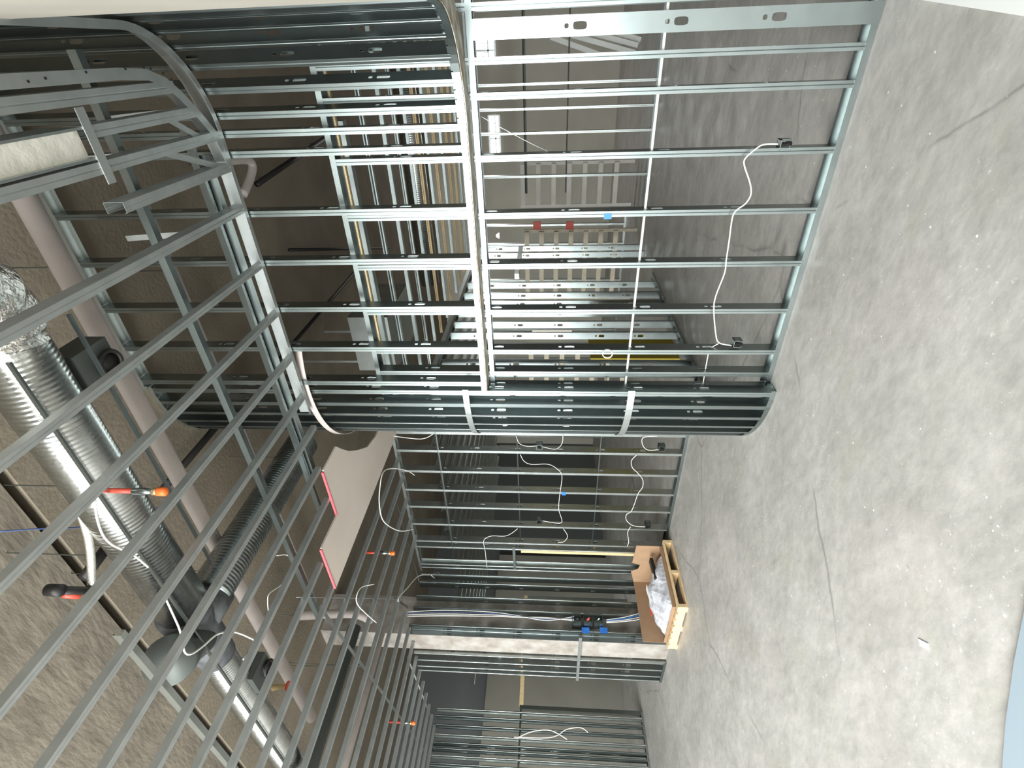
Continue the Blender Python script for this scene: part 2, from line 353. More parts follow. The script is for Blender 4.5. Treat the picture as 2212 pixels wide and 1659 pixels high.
# ------------------------------------------------------------------ stud wall at left behind the curve
YC = 4.63
W = thing('stud_wall', 'evenly spaced stud wall behind the curve at left, strung with white cables, three thin rods across it', 'wall frame', (-4.6, YC, 0))
wx = [onY(1200, y, YC).x for y in (979, 1024, 1065, 1102, 1140, 1177)]
for x in [-3.15, -3.48, -3.83] + wx: vstud(W, x + .017, YC + .002, .004, 3.52, m='galv_dark')
vstud(W, -5.93, YC + .002, .004, 3.52, m='galv_dark'); 
build('wood_blocking', MB().box((-6.0, YC - .01, .004), (-5.95, YC + .09, 2.0)), 'wood', W)
vstud(W, -6.40, YC + .002, .004, 3.52, m='galv_dark'); vstud(W, -6.36, YC + .002, .004, 3.52, m='galv_dark', df=(1, 0, 0))
track(W, [(-3.0, YC, .002), (-6.0, YC, .002)], .094, 1, m='galv', side=-1)
track(W, [(-3.0, YC, 3.53), (-6.5, YC, 3.53)], .094, -1, m='galv_dark', name='top_track', side=-1)
for z in (1.0, 2.0, 2.98):
    build('bracing_rod', MB().tube([(-3.0, YC + .02, z), (-5.95, YC + .02, z + .005)], .009 if z < 2.5 else .02, 8), 'galv', W)
track(W, [(-5.9, YC, 2.12), (-6.4, YC, 2.12)], .094, -1, m='galv_dark', name='door_header', side=-1)

# ------------------------------------------------------------------ column and the framing beside it
cb = build('column', MB().box((-7.03, 3.74, 0), (-6.66, 4.3, DZ)), 'stained'); tag(cb, 'blotchy cream square column between the framing at left', 'column')
E_ = thing('stud_wall', 'short stud wall beside the cream column, holding small junction boxes and bundled cables', 'wall frame', (-6.5, 4.2, 0))
for y, hl in ((3.76, True), (4.02, True), (4.2, True), (4.42, True), (4.55, False)):
    vstud(E_, -6.5, y, .004, 3.5, dw=(-1, 0, 0), df=(0, 1, 0), holes=hl, m='galv')
build('stud', stud_mb((-6.56, 3.735, .004), Z3, (-1, 0, 0), (0, 1, 0), 3.5, .10, .034, holes=[k for k in KN[:6]]), 'galv', E_, sol=.0015)
build('floor_track', MB().sweep([(-6.5, 3.72, .002), (-6.5, 4.6, .002)], [(0, .034), (0, 0), (.094, 0), (.094, .034)]), 'galv_dark', E_, sol=.0015)
D2 = thing('stud_wall', 'narrow stud return wall just left of the cream column, two thin cross straps', 'wall frame', (-7.3, 3.70, 0))
for x in (-7.06, -7.24, -7.41, -7.53): vstud(D2, x, 3.70, .004, 3.5, m='galv_dark')
track(D2, [(-7.04, 3.69, .002), (-7.56, 3.69, .002)], .094, 1, m='galv', side=-1)
build('cross_strap', MB().box((-6.45, 3.66, 1.17), (-7.56, 3.665, 1.21)), 'galv_joist', D2)
build('cross_strap', MB().box((-6.98, 3.80, 2.28), (-7.56, 3.805, 2.32)), 'galv', D2)

# far left frames
R_ = thing('stud_wall', 'stud wall at the far left edge of the view, with loose looped cables between its bright studs', 'wall frame', (-9.4, 3.4, 0))
for i, y in enumerate((1546, 1562, 1582, 1603, 1621, 1634, 1650, 1668)):
    p = onX(1300, y, -9.4); vstud(R_, -9.4, p.y, .004, 3.5, dw=(-1, 0, 0), df=(0, -1, 0), m='galv' if i % 3 else 'galv_dark')
build('floor_track', MB().sweep([(-9.4, 1.5, .002), (-9.4, 4.1, .002)], [(0, .034), (0, 0), (.094, 0), (.094, .034)]), 'galv_dark', R_, sol=.0015)
build('bracing_rod', MB().tube([(-9.44, 2.9, 2.06), (-9.44, 4.1, 2.06)], .014, 8), 'galv', R_)
DR = thing('door_frame', 'pale rough door frame in the dim left background, plain board wall behind it', 'door frame', (-9.4, 4.8, 0))
build('jamb', MB().box((-9.42, 4.06, 0), (-9.5, 4.12, 2.08)), 'galv', DR)
build('header', MB().box((-9.42, 4.12, 2.02), (-9.5, 6.2, 2.09)), 'wood', DR)
build('jamb', MB().box((-9.42, 6.14, 0), (-9.5, 6.2, 2.02)), 'galv', DR)
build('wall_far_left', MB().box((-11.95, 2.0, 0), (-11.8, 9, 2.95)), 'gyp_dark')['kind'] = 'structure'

# ------------------------------------------------------------------ rooms behind
Hh = thing('stud_wall', 'thin stud wall across the far room on the right, open above a dark floor track', 'wall frame', (-1, 8.95, 0))
for y in (177, 231, 284, 335, 378):
    p = onY(1200, y, 8.95); vstud(Hh, p.x, 8.95, .004, 2.9, holes=False, m='galv_dark')
track(Hh, [(.6, 8.95, .002), (-2.3, 8.95, .002)], .094, 1, m='galv', side=-1)
track(Hh, [(.6, 8.95, 2.9), (-3, 8.95, 2.9)], .094, -1, m='galv', name='top_track', side=-1)
for z in (1.35, 2.02): build('bracing_rod', MB().tube([(.6, 8.97, z), (-2.1, 8.97, z)], .011 if z < 2 else .022, 8), 'galv', Hh)
RG = thing('ceiling_frame', 'ceiling joists of the room behind the long wall, running left to right one behind another', 'ceiling frame', (-1.4, 6, 2.9))
ys = [3.52, 3.98, 4.42, 4.8, 5.15, 5.55, 5.95, 6.35, 6.75, 7.15, 7.55, 7.95, 8.35]
for i, y in enumerate(ys):
    build('joist', stud_mb((-.36 if i == 0 else .45, y, 2.95), (-1, 0, 0), (0, 0, 1), (0, -1 if i % 2 else 1, 0), 2.2 if i == 0 else 3.4, .03, .065 if i == 0 else (.038 if i < 3 else .022)), 'wood' if i in (5, 7, 9, 10) else 'galv', RG, sol=.0015)
LG = thing('ceiling_frame', 'dim ceiling joists of the dark room behind the left stud wall, running away from the viewer', 'ceiling frame', (-6, 7.6, 2.95))
for i in range(18):
    x = -3.3 - i * .4
    build('joist', stud_mb((x, 4.75, 3.0), (0, 1, 0), (0, 0, 1), (-1, 0, 0), 6.0, .09, .035), 'galv_dark', LG, sol=.0015)
# far rooms: partition behind with pale boards
FW = thing('stud_wall', 'far stud partition standing across the back of the dark left rooms', 'wall frame', (-6, 10.9, 0))
for i in range(16): vstud(FW, -3.2 - i * .42, 10.9, .004, 3.0, holes=False, m='galv_dark')
track(FW, [(-3, 10.9, .002), (-10, 10.9, .002)], .094, 1, m='galv_dark', side=-1)
# clerestory windows
for i, (x0, x1, y0, y1) in enumerate(((1057, 1080, 252, 344), (1028, 1068, 88, 130))):
    a = onY(x0, y0, 13.98); b = onY(x1, y1, 13.98); xl, xr = min(a.x, b.x), max(a.x, b.x); zl, zr = min(a.z, b.z), max(a.z, b.z)
    wn = build('window_%d' % (i + 1), MB().box((xl - .04, 13.96, zl - .04), (xr + .04, 13.99, zl)).box((xl - .04, 13.96, zr), (xr + .04, 13.99, zr + .04))
               .box((xl - .04, 13.96, zl), (xl, 13.99, zr)).box((xr, 13.96, zl), (xr + .04, 13.99, zr))
               .box(((xl + xr) / 2 - .02, 13.955, zl), ((xl + xr) / 2 + .02, 13.99, zr)).box((xl, 13.955, zl + .3 * (zr - zl)), (xr, 13.99, zl + .3 * (zr - zl) + .03)), 'galv_dark')
    for k in (.2, .38, .66, .84): build('mullion', MB().box((xl + k * (xr - xl), 13.95, zl), (xl + k * (xr - xl) + .015, 13.984, zr)), 'galv_dark', wn)
    wn['kind'] = 'structure'
    build('pane', MB().box((xl, 13.985, zl), (xr, 13.995, zr)), 'daylight_pane', wn)

# ------------------------------------------------------------------ curved ceiling frame above the viewer
ZC = 3.46
CF = thing('ceiling_frame', 'bare drop ceiling frame overhead, long joists fanning toward the lower left of the picture, rounded at its right corner', 'ceiling frame', (-3, 2, ZC))
def joist(x, y0, y1, z=ZC, m='galv_joist', fd=-1, parent=CF, web=.041, fl=.033):
    return build('joist', stud_mb((x, y0, z), (0, 1, 0), (0, 0, 1), (fd, 0, 0), y1 - y0, web, fl), m, parent, sol=.0015)
joist(-.205, 2.1, 2.86, web=.09, fl=.045); joist(-.085, .2, 2.74, web=.09, fl=.05)
joist(-.335, 1.0, 3.0, web=.09, fl=.045); joist(-.50, 2.12, 3.0, web=.09, fl=.045); joist(-.735, -.6, 3.02, web=.07, fl=.042)
gx = [-1.11, -1.45, -1.80, -2.14, -2.45]
for x in gx: joist(x + .017, -1.2, 3.02)
nx = [-2.78, -3.11, -3.46, -3.82, -4.2, -4.53, -4.92, -5.30, -5.70]
for i, x in enumerate(nx):
    y1 = 2.9 if x > -2.9 else (2.88 if x > -3.2 else (2.5 if x > -3.8 else YC))
    joist(x + .017, -1.2, y1)
for i in range(10): joist(-6.1 - i * .36, -1.2, 3.72)
# notched stiffening cleats and short hangers near the corner
build('perimeter_track', MB().sweep([(x, y, ZC + .0) for x, y in [(arc[0][0] - .01, 1.7)] + [(RC[0] + (RR - .012) * math.cos(math.radians(a)), RC[1] + (RR - .012) * math.sin(math.radians(a))) for a in range(0, 91, 6)]] + [(-2.3, YB - .012, ZC)], [(0, .09), (0, 0), (.034, 0)]), 'galv_joist', CF, sol=.0015)
inner = [(-.02, y) for y in (.4, 1.8, 2.4)] + [(-.03, 2.58), (-.07, 2.7), (-.13, 2.78), (-.22, 2.87), (-.34, 2.97), (-.5, 3.01)]
ct = build('curved_track', MB().sweep([(x, y, ZC) for x, y in inner], [(.045, 0), (0, 0), (0, .09), ]), 'galv_joist', CF, sol=.0015)
for x, y in ((60, 176), (97, 169), (185, 156), (270, 149), (310, 146), (325, 148), (352, 158), (370, 172)):
    p = onZ(x, y, ZC); build('screw_head', MB().tube([p + Z3 * .002, p - Z3 * .003], .005, 8), 'black', ct)
for a, b in (((-.23, 2.62), (-.36, 2.86)), ((-.37, 2.52), (-.5, 2.9))):
    build('diagonal_cleat', MB().bar((*a, ZC + .02), (*b, ZC + .02), .03, .003), 'galv_joist', CF)
for (x, y) in ((-.22, 2.86), (-.36, 2.45), (-.36, 2.2), (-.78, 2.6)):
    build('hanger', MB().bar((x, y, ZC + .05), (x - .03, y + .02, ZC + .5), .03, .003, up=(0, 1, 0)), 'galv_joist', CF)
# carrier channels lying over the joists
def carrier(y, z, x0, x1, label, wd=.038, m='galv'):
    o = build('carrier_channel', MB().sweep([(x0, y, z), (x1, y, z)], [(0, .04), (0, 0), (wd, 0), (wd, .04), (wd - .008, .04)]), m, None, sol=.0015); return tag(o, label, 'channel', 'carrier channels across the ceiling joists')
carrier(2.43, 3.60, .05, -4.1, 'bright carrier channel lying across the overhead joists, nearest the viewer')
carrier(2.92, 3.58, -.3, -3.3, 'slim carrier channel across the overhead joists, middle of three', .025)
carrier(3.24 - .25, 3.56, -.45, -2.95, 'wide white-lit carrier channel tight behind the ceiling edge above the long wall', .05)
carrier(1.2, 3.60, -2.2, -9, 'carrier channel crossing the far left joists low in the picture', .03, 'galv_dark')

# soffit board
ap = [(-2.8, 3.19), (-2.9, 3.27), (-3.02, 3.38), (-3.15, 3.54), (-3.3, 3.76), (-3.37, 4.02), (-3.40, 4.54)]
sb = build('soffit_board', MB().prism([(-3.82, 4.56)] + [(-3.82, 2.52), (-3.30, 2.53), (-3.31, 2.89), (-2.8, 2.9)] + ap, ZC - .018, ZC - .003), 'gyp_pink')
tag(sb, 'beige gypsum soffit board with scooped edge and stepped red cut edges, under the joists', 'board')
for x0, x1, y in ((-3.82, -3.31, 2.515), (-3.31, -2.81, 2.878)): build('cut_edge', MB().box((x0, y, ZC - .02), (x1, y + .01, ZC - .001)), 'red_edge', sb)

# ------------------------------------------------------------------ overhead services
def dpipe(name, pts, r, m, label, cat, group=None, seg=20, hang=True):
    o = tag(build(name, MB().tube(pts, r, seg), m, None, smooth_=True), label, cat, group)
    if hang:
        a, b = Vector(pts[0]), Vector(pts[-1])
        for t in (.12, .88):
            q = a.lerp(b, t) if len(pts) == 2 else Vector(pts[int(t * (len(pts) - 1))])
            build('hanger_rod', MB().tube([q, (q.x, q.y, DZ)], .004, 6), 'galv', o)
    return o
P1 = [onZ(80, 480, 4.3), onZ(620, 1412, 4.3)]
dpipe('pipe', [(-.2, 2.55, 4.35), (-6.4, 2.55, 4.35)], .058, 'pipe', 'thick pale pinkish pipe running diagonally high over the joists, next to the spiral duct', 'pipe')
dpipe('pipe', [(-.75, 3.5, 4.5), (-5.6, 3.5, 4.5)], .045, 'pipe', 'thinner pale pipe running high behind the ceiling edge, parallel to the thick one', 'pipe')
SD = thing('spiral_duct', 'large shiny spiral-seam round duct running diagonally above the joists', 'duct', (-3, 1.9, 4.1))
build('duct_run', MB().tube([(-1.0, 1.875, 4.12), (-3.12, 1.875, 4.12)], .158, 40), 'spiral', SD, smooth_=True)
build('duct_run', MB().tube([(-3.75, 1.88, 4.12), (-9, 1.88, 4.12)], .125, 32), 'spiral', SD, smooth_=True)
build('reducer', MB().tube([(-3.12, 1.86, 4.12), (-3.17, 1.86, 4.12), (-3.22, 1.86, 4.12), (-3.5, 1.87, 4.12), (-3.75, 1.88, 4.12)], [.168, .168, .155, .145, .13], 32), 'mastic', SD, smooth_=True)
build('branch_collar', MB().tube([(-3.32, 1.9, 4.12), (-3.32, 2.12, 4.12)], .15, 28), 'mastic', SD, smooth_=True)
build('end_cap', MB().tube([(-3.4, 1.82, 4.1), (-3.26, 1.66, 4.05), (-3.2, 1.58, 4.03), (-3.13, 1.52, 4.0)], [.13, .13, .15, .15], 30), 'cap_grey', SD, smooth_=True)
fx = [(-3.28, 2.08 + i * .019, 4.12) for i in range(90)]
dpipe('flexible_duct', fx, [.15 + .003 * (i % 2) for i in range(90)], 'flexduct', 'dark grey ribbed flexible duct branching away from the spiral duct', 'duct', seg=24)
fo = [(-1.02, 1.83, 4.1), (-.92, 1.84, 4.08), (-.78, 1.78, 4.02), (-.66, 1.62, 3.98), (-.6, 1.4, 3.98), (-.58, 1.1, 4.0)]
dpipe('foil_duct', smooth(fo, 6), [.18 + .012 * math.sin(i * 1.7) for i in range(31)], 'foil', 'crinkled bright foil duct elbow at the left picture edge, joined to the spiral duct', 'duct', seg=36)
# saddle collars with round openings on the spiral duct
for (x, y, z, r, lab) in ((-1.33, 2.16, 4.02, .065, 'grey takeoff box with an open round collar beside the foil elbow'), (-4.2, 2.02, 3.98, .06, 'small open round collar on the narrower end of the spiral duct')):
    t = thing('duct_takeoff', lab, 'duct fitting', (x, y, z))
    build('housing', MB().box((x - .1, y - .15, z - .03), (x + .12, y + .07, z + .12)), 'cap_grey', t)
    rg = [(x + r * math.cos(a), y + r * math.sin(a), z - .06) for a in [i * PI / 12 for i in range(25)]]
    build('collar', MB().tube(rg, .012, 8, False), 'black', t, smooth_=True)
    build('bowl', MB().tube([(x, y, z - .055), (x, y, z - .02)], r * .9, 20), 'black', t, smooth_=True)
# rails hung beside the duct
for y, x0, x1, lab in ((1.70, -1.05, -6, 'thin galvanized support rail under the spiral duct, on its near side'), (2.06, -1.0, -2.9, 'thin galvanized support rail under the spiral duct, on its far side')):
    tag(build('support_rail', MB().box((x0, y, 3.93), (x1, y + .012, 3.95)), 'galv'), lab, 'rail')
# sheet-metal slot boot between the first joists
SBt = thing('slot_diffuser_boot', 'cream-lined sheet metal diffuser boot lying between the right-hand ceiling joists', 'air diffuser', (-.27, 1.2, ZC))
build('liner', MB().box((-.215, .3, ZC + .03), (-.315, 2.09, ZC + .05)), 'boot', SBt)
build('side_wall', MB().box((-.205, .3, ZC + .0), (-.215, 2.09, ZC + .16)).box((-.315, .3, ZC), (-.325, 2.09, ZC + .16)), 'galv_dark', SBt)
build('end_plate', MB().box((-.14, 2.09, ZC - .004), (-.42, 2.135, ZC)), 'galv_joist', SBt)
# sprinkler drops
def sprinkler(px_, py_, z, ln, label, cap='orange', blackbody=False):
    p = onZ(px_, py_, z); t = thing('sprinkler_drop', label, 'sprinkler', p)
    build('stub_pipe', MB().tube([p + Vector((.0, .0, ln)), p + Vector((0, 0, .16))], .014, 12), 'black' if blackbody else 'red', t, smooth_=True)
    build('fitting', MB().tube([p + Vector((0, 0, .16)), p + Vector((0, 0, .10)), p + Vector((0, 0, .05))], [.018, .02, .013], 12), 'galv', t, smooth_=True)
    build('collar', MB().tube([p + Vector((0, 0, .05)), p + Vector((0, 0, .02))], .02, 12), 'brass', t, smooth_=True)
    if cap: build('protective_cap', MB().tube([p + Vector((0, 0, .022)), p + Vector((0, 0, -.018)), p + Vector((0, 0, -.026))], [.024, .024, .015], 12), cap, t, smooth_=True)
    return t
sprinkler(350, 1062, 3.66, .34, 'sprinkler drop with bright orange cap hanging in front of the spiral duct')
sprinkler(848, 1195, 3.36, .3, 'sprinkler drop with orange cap between the left joists, below the end of the soffit board')
sprinkler(893, 1562, 3.36, .35, 'sprinkler drop with orange cap among the far left joists')
SV = thing('sprinkler_elbow', 'black and red sprinkler elbow fixed under the textured ceiling, fed by a braided hose', 'sprinkler', (-2.4, 1.45, 4.2))
p = onZ(190, 1276, 4.25); q = onZ(122, 1275, 4.25)
build('elbow_body', MB().tube([p, q], .022, 12), 'black', SV, smooth_=True)
build('elbow_end', MB().tube([q + Vector((.0, 0, .05)), q + Vector((0, 0, -.03))], .032, 12), 'black', SV, smooth_=True)
build('red_clamp', MB().tube([onZ(140, 1284, 4.28), onZ(170, 1286, 4.28)], .02, 10), 'red', SV, smooth_=True)
dpipe('braided_hose', smooth([onZ(x, y, 4.25) for x, y in ((232, 1058), (180, 1050), (140, 1048), (142, 1062), (170, 1100), (188, 1150), (196, 1200), (198, 1262))]), .022, 'braid', 'braided metal hose looping down beside the spiral duct to the black elbow', 'hose', seg=12)
# black steel pipes near the deck
for pts, r, lab in (([(700, 300), (555, 398)], .03, 'short black pipe slanting under the deck right of the ceiling corner'), ([(545, 830), (345, 1065)], .03, 'long black pipe slanting behind the thick pale pipe'),
                    ([(240, 1170), (180, 1250)], .035, 'black pipe stub near the textured ceiling at left'), ([(840, 536), (625, 540)], .02, 'black pipe with an elbow seen between upper studs'),
                    ([(790, 560), (600, 780)], .022, 'black pipe slanting behind the upper studs above the centre')):
    dpipe('black_pipe', [onZ(x, y, 4.66) for x, y in pts], r, 'black', lab, 'pipe', seg=10)
dpipe('pipe_elbow', smooth([onZ(x, y, 4.55) for x, y in ((435, 362), (480, 350), (530, 345), (545, 358), (540, 385), (525, 420))]), .04, 'pipe', 'grey insulated pipe elbow just outside the curved ceiling corner', 'pipe', seg=14)
# sheet metal duct box behind upper studs
a = onY(752, 686, 5.2); b = onY(775, 800, 5.2); zb = onY(850, 760, 5.2).z
rd = tag(build('rectangular_duct', MB().box((a.x, 5.2, zb), (b.x, 6.2, (a.z + b.z) / 2)), 'galv_dark'), 'flat grey sheet metal duct box seen between the upper studs', 'duct')
for yy in (5.3, 6.1): build('hanger_strap', MB().box((b.x + .05, yy, (a.z + b.z) / 2 - .01), (b.x + .08, yy + .004, DZ)), 'galv_dark', rd)
# pipes at lower left by the column
def P(x, y, z): return onZ(x, y, z)
dpipe('white_pipe', smooth([P(640, 1330, 4.4), P(760, 1326, 4.1), P(800, 1340, 4.0)], 4), .05, 'pipe', 'pale pipe turning down toward the cream column behind the joists', 'pipe')
dpipe('white_pipe', [(-6.17, 3.54, 3.75), (-6.22, -.6, 3.75)], .06, 'pipe', 'long pale pipe running under the deck through the dense left joists', 'pipe')

dpipe('grey_pipe', [(-5.6, 3.2, 3.88), (-5.75, -.6, 3.88)], .075, 'cap_grey', 'broad dull grey duct pipe above the dense left joists, beside the long pale pipe', 'pipe')
VB = thing('valve_head', 'small brass and red valve fitting at the lower end of the thick pale pipe', 'valve', (-5.2, 2.34, 4.2))
build('valve_body', MB().tube([(-5.25, 2.34, 4.36), (-5.2, 2.34, 4.2)], [.03, .022], 12), 'brass', VB)
build('wheel', MB().tube([(-5.2, 2.34, 4.2), (-5.2, 2.34, 4.185)], .045, 14), 'red', VB)

# ------------------------------------------------------------------ cables
def cable(pts, ax, c, label, r=.0045, m='white', group=None, name='cable'):
    fn = {'x': onX, 'y': onY, 'z': onZ}[ax]; Pp = [fn(x, y, c) if not isinstance(c, (list, tuple)) else fn(x, y, c[i]) for i, (x, y) in enumerate(pts)]
    return tag(build(name, MB().tube(smooth(Pp), r, 6), m, None, smooth_=True), label, 'cable', group)
cable([(1680, 311), (1650, 312), (1632, 322), (1610, 342), (1608, 358), (1620, 395), (1622, 420), (1610, 440), (1592, 453), (1582, 470), (1575, 520), (1569, 560), (1565, 590), (1546, 640), (1542, 670), (1546, 720), (1553, 740), (1580, 746)], 'y', 3.17,
      'white cable looping from box to box low across the long stud wall')
cable([(1552, 742), (1536, 752), (1530, 765), (1520, 820), (1518, 833)], 'y', 3.25, 'short white cable dropping away left from the lower box of the long stud wall', .004)
cable([(1033, 248), (1100, 285), (1180, 325), (1240, 338), (1300, 335), (1380, 325), (1450, 322), (1500, 328), (1560, 332)], 'y', 3.3, 'thin grey cable sagging between the right-hand studs of the long wall', .003, 'galv_joist')
cable([(1420, 942), (1390, 945), (1388, 960), (1400, 972), (1432, 970)], 'y', 4.6, 'white cable loop running into the upper floor-level box behind the curve')
cable([(1375, 983), (1364, 995), (1366, 1010), (1376, 1020), (1388, 1035), (1388, 1052), (1378, 1067), (1370, 1090), (1363, 1105), (1353, 1112), (1354, 1125), (1370, 1136), (1398, 1138)], 'y', 4.6, 'wavy white cable weaving low through the left stud wall down to the second box')
cable([(1362, 1138), (1356, 1150), (1358, 1170), (1355, 1180)], 'y', 4.6, 'short white cable tail below the second floor-level box of the left wall')
cable([(1216, 940), (1214, 958), (1200, 970), (1172, 965)], 'y', 4.6, 'thin white cable dropping into the upper switch box of the left wall', .0035)
cable([(1115, 942), (1122, 958), (1140, 964), (1160, 963)], 'y', 4.6, 'thin white cable rising left from the upper switch box', .0035)
cable([(1124, 982), (1132, 996), (1148, 1003), (1185, 1003), (1207, 1016), (1214, 1030), (1209, 1070), (1207, 1100), (1214, 1125), (1205, 1130), (1172, 1125)], 'y', 4.6, 'long white cable curving between the two switch boxes of the left wall', .0038)
cable([(1217, 1142), (1226, 1158), (1218, 1170), (1205, 1171)], 'y', 4.6, 'white cable curl below the lower switch box', .0038)
cable([(1118, 1142), (1105, 1152), (1090, 1158), (1060, 1158), (1045, 1168), (1048, 1190), (1052, 1226)], 'y', 4.6, 'white cable drooping to the left past the doubled stud of the left wall', .0038)
cable([(850, 942), (900, 948), (920, 946), (935, 938)], 'y', 4.3, 'white cable sagging just behind the soffit board end', .004)
cable([(896, 1027), (880, 1017), (850, 1012), (828, 1020), (820, 1060), (820, 1095), (828, 1125), (850, 1142), (870, 1147), (893, 1143)], 'z', 3.3, 'loose white cable loop hanging beside the soffit board', .005)
cable([(813, 1345), (790, 1325), (772, 1305), (771, 1285), (782, 1268), (808, 1262)], 'z', 3.4, 'white cable coil among joists beyond the soffit tip', .005)
cable([(860, 1300), (862, 1290), (880, 1270), (905, 1244), (935, 1241), (948, 1237), (950, 1246), (940, 1249), (932, 1243)], 'z', 3.3, 'white cable ending in a small noose over the left joists', .005)
cable([(598, 1200), (620, 1199), (630, 1215), (626, 1240), (605, 1265), (582, 1282), (578, 1300), (580, 1330), (572, 1350)], 'z', 3.9, 'thin cable curl hanging between the two pale pipes', .004)
cable([(205, 1080), (210, 1120), (222, 1155), (240, 1175), (262, 1186), (290, 1200), (320, 1225)], 'z', 3.8, 'white cable draped down the near side of the spiral duct', .006)
cable([(358, 1293), (375, 1330), (388, 1360), (394, 1386), (400, 1410), (415, 1412), (440, 1395), (470, 1370), (505, 1365), (540, 1378), (548, 1385), (540, 1405), (525, 1425)], 'z', 3.8, 'white cable wrapping round the dark duct tee', .006)
cable([(0, 1148), (90, 1142), (200, 1135), (330, 1100), (420, 1070)], 'z', 4.4, 'thin blue cord stretched across under the textured ceiling', .004, 'wire_blue')
cable([(640, 1290), (760, 1292), (880, 1294)], 'z', 3.5, 'straight thin wire crossing behind the soffit tip', .003, 'galv_joist')
for k, ad in enumerate(('highest', 'second', 'third', 'lowest')):
    cable([(880, 1322 + 3 * k), (960, 1318 + 4 * k), (1060, 1322 + 3 * k), (1120, 1330 + k), (1180, 1340 - 2 * k), (1240, 1332 + 3 * k)], 'x', -6.44, 'wire down the short stud wall beside the cream column, %s of four' % ad, .006, 'wire_blue' if k == 1 else 'white', 'wire bundle by the column')
for k, ad in enumerate(('tightest', 'second tightest', 'second loosest', 'loosest')):
    cable([(1310, 1345 - 2 * k), (1350, 1342 - 3 * k), (1390, 1335 - 4 * k), (1397, 1318 + 3 * k), (1410, 1312 + 4 * k), (1425, 1325 + 2 * k), (1405, 1345 + 4 * k), (1425, 1370)], 'x', -6.40, 'coil of wire hanging behind the cardboard crate, %s of four turns' % ad, .006, 'blue' if k == 2 else 'white', 'wire coil behind the crate')
cable([(1115, 1595), (1150, 1580), (1190, 1578), (1225, 1597)], 'x', -9.3, 'white cable arching across the far left stud wall', .009)
cable([(1110, 1592), (1170, 1594), (1200, 1590), (1225, 1575), (1255, 1572), (1270, 1582)], 'x', -9.3, 'second white cable snaking under the first across the far left stud wall', .008)
# coil of wire tied to a stud
t = build('wire_coil', MB().tube([onY(1312 + 11 * math.cos(a), 763 + 9 * math.sin(a), 3.15) + Vector((0, -.004 * a / 6, 0)) for a in [i * PI / 8 for i in range(49)]], .003, 6), 'white', None, smooth_=True)
tag(t, 'small white wire ring hooked on a stud of the long wall', 'wire coil')
# electrical boxes
def ebox(x, y, ax, c, label, sz=.055, m='galv', inner='black'):
    p = {'x': onX, 'y': onY}[ax](x, y, c); t = thing('electrical_box', label, 'electrical box', p)
    s = sz; d = Vector((0, 1, 0)) if ax == 'y' else Vector((-1, 0, 0))
    lo = p - Vector((s, s, s)) + d * s; hi = p + Vector((s, s, s)) + d * s
    wl = MB()
    tk = .004
    if ax == 'y':
        wl.box((lo.x, lo.y, lo.z), (lo.x + tk, hi.y, hi.z)).box((hi.x - tk, lo.y, lo.z), (hi.x, hi.y, hi.z)).box((lo.x, lo.y, lo.z), (hi.x, hi.y, lo.z + tk)).box((lo.x, lo.y, hi.z - tk), (hi.x, hi.y, hi.z)).box((lo.x, hi.y - tk, lo.z), (hi.x, hi.y, hi.z))
        build('box_body', wl, m, t); build('wire_nut', MB().tube([p + Vector((0, .02, .01)), p + Vector((.01, -.02, -.02))], .012, 8), inner, t)
    else:
        wl.box((lo.x, lo.y, lo.z), (hi.x, lo.y + tk, hi.z)).box((lo.x, hi.y - tk, lo.z), (hi.x, hi.y, hi.z)).box((lo.x, lo.y, lo.z), (hi.x, hi.y, lo.z + tk)).box((lo.x, lo.y, hi.z - tk), (hi.x, hi.y, hi.z)).box((lo.x, lo.y, lo.z), (lo.x + tk, hi.y, hi.z))
        build('box_body', wl, m, t); build('wire_nut', MB().tube([p + Vector((-.02, 0, .01)), p + Vector((.02, .01, -.02))], .014, 8), inner, t)
ebox(1594, 744, 'y', 3.20, 'open metal outlet box low on the long wall near the curve', .028)
ebox(1697, 313, 'y', 3.20, 'open metal outlet box low on the long wall among the right-hand studs', .028)
for x, y, lab in ((1165, 967, 'metal switch box high on the left stud wall, next to the curve'), (1165, 1128, 'metal switch box high on the left stud wall, farther left'),
                  (1430, 970, 'dark outlet box near the floor behind the curve'), (1400, 1138, 'outlet box near the floor on the left stud wall, farther left')):
    ebox(x, y, 'y', 4.56, lab, .036)
for x, inn, lab in ((1246, 'black', 'upper junction box with black insides beside the cream column'), (1270, 'red', 'middle junction box with red insides beside the cream column'), (1292, 'galv', 'lower pale junction box beside the cream column')):
    ebox(x, 1338, 'x', -6.42, lab, .06, inner=inn)
for x, y, lab in ((1265, 1361, 'blue tape patch on the knocked-out stud, above its round hole'), (1304, 1361, 'blue tape patch on the knocked-out stud, below its round hole')):
    p = onX(x, y, -6.49); tag(build('tape_patch', MB().box((-6.492, p.y - .04, p.z - .05), (-6.488, p.y + .035, p.z + .05)), 'blue'), lab, 'tape')
p = onY(1313, 467, YA - .002); tag(build('tape_patch', MB().box((p.x - .018, YA - .003, p.z - .024), (p.x + .016, YA, p.z + .024)), 'blue'), 'small blue tape flag on a stud of the long wall', 'tape')

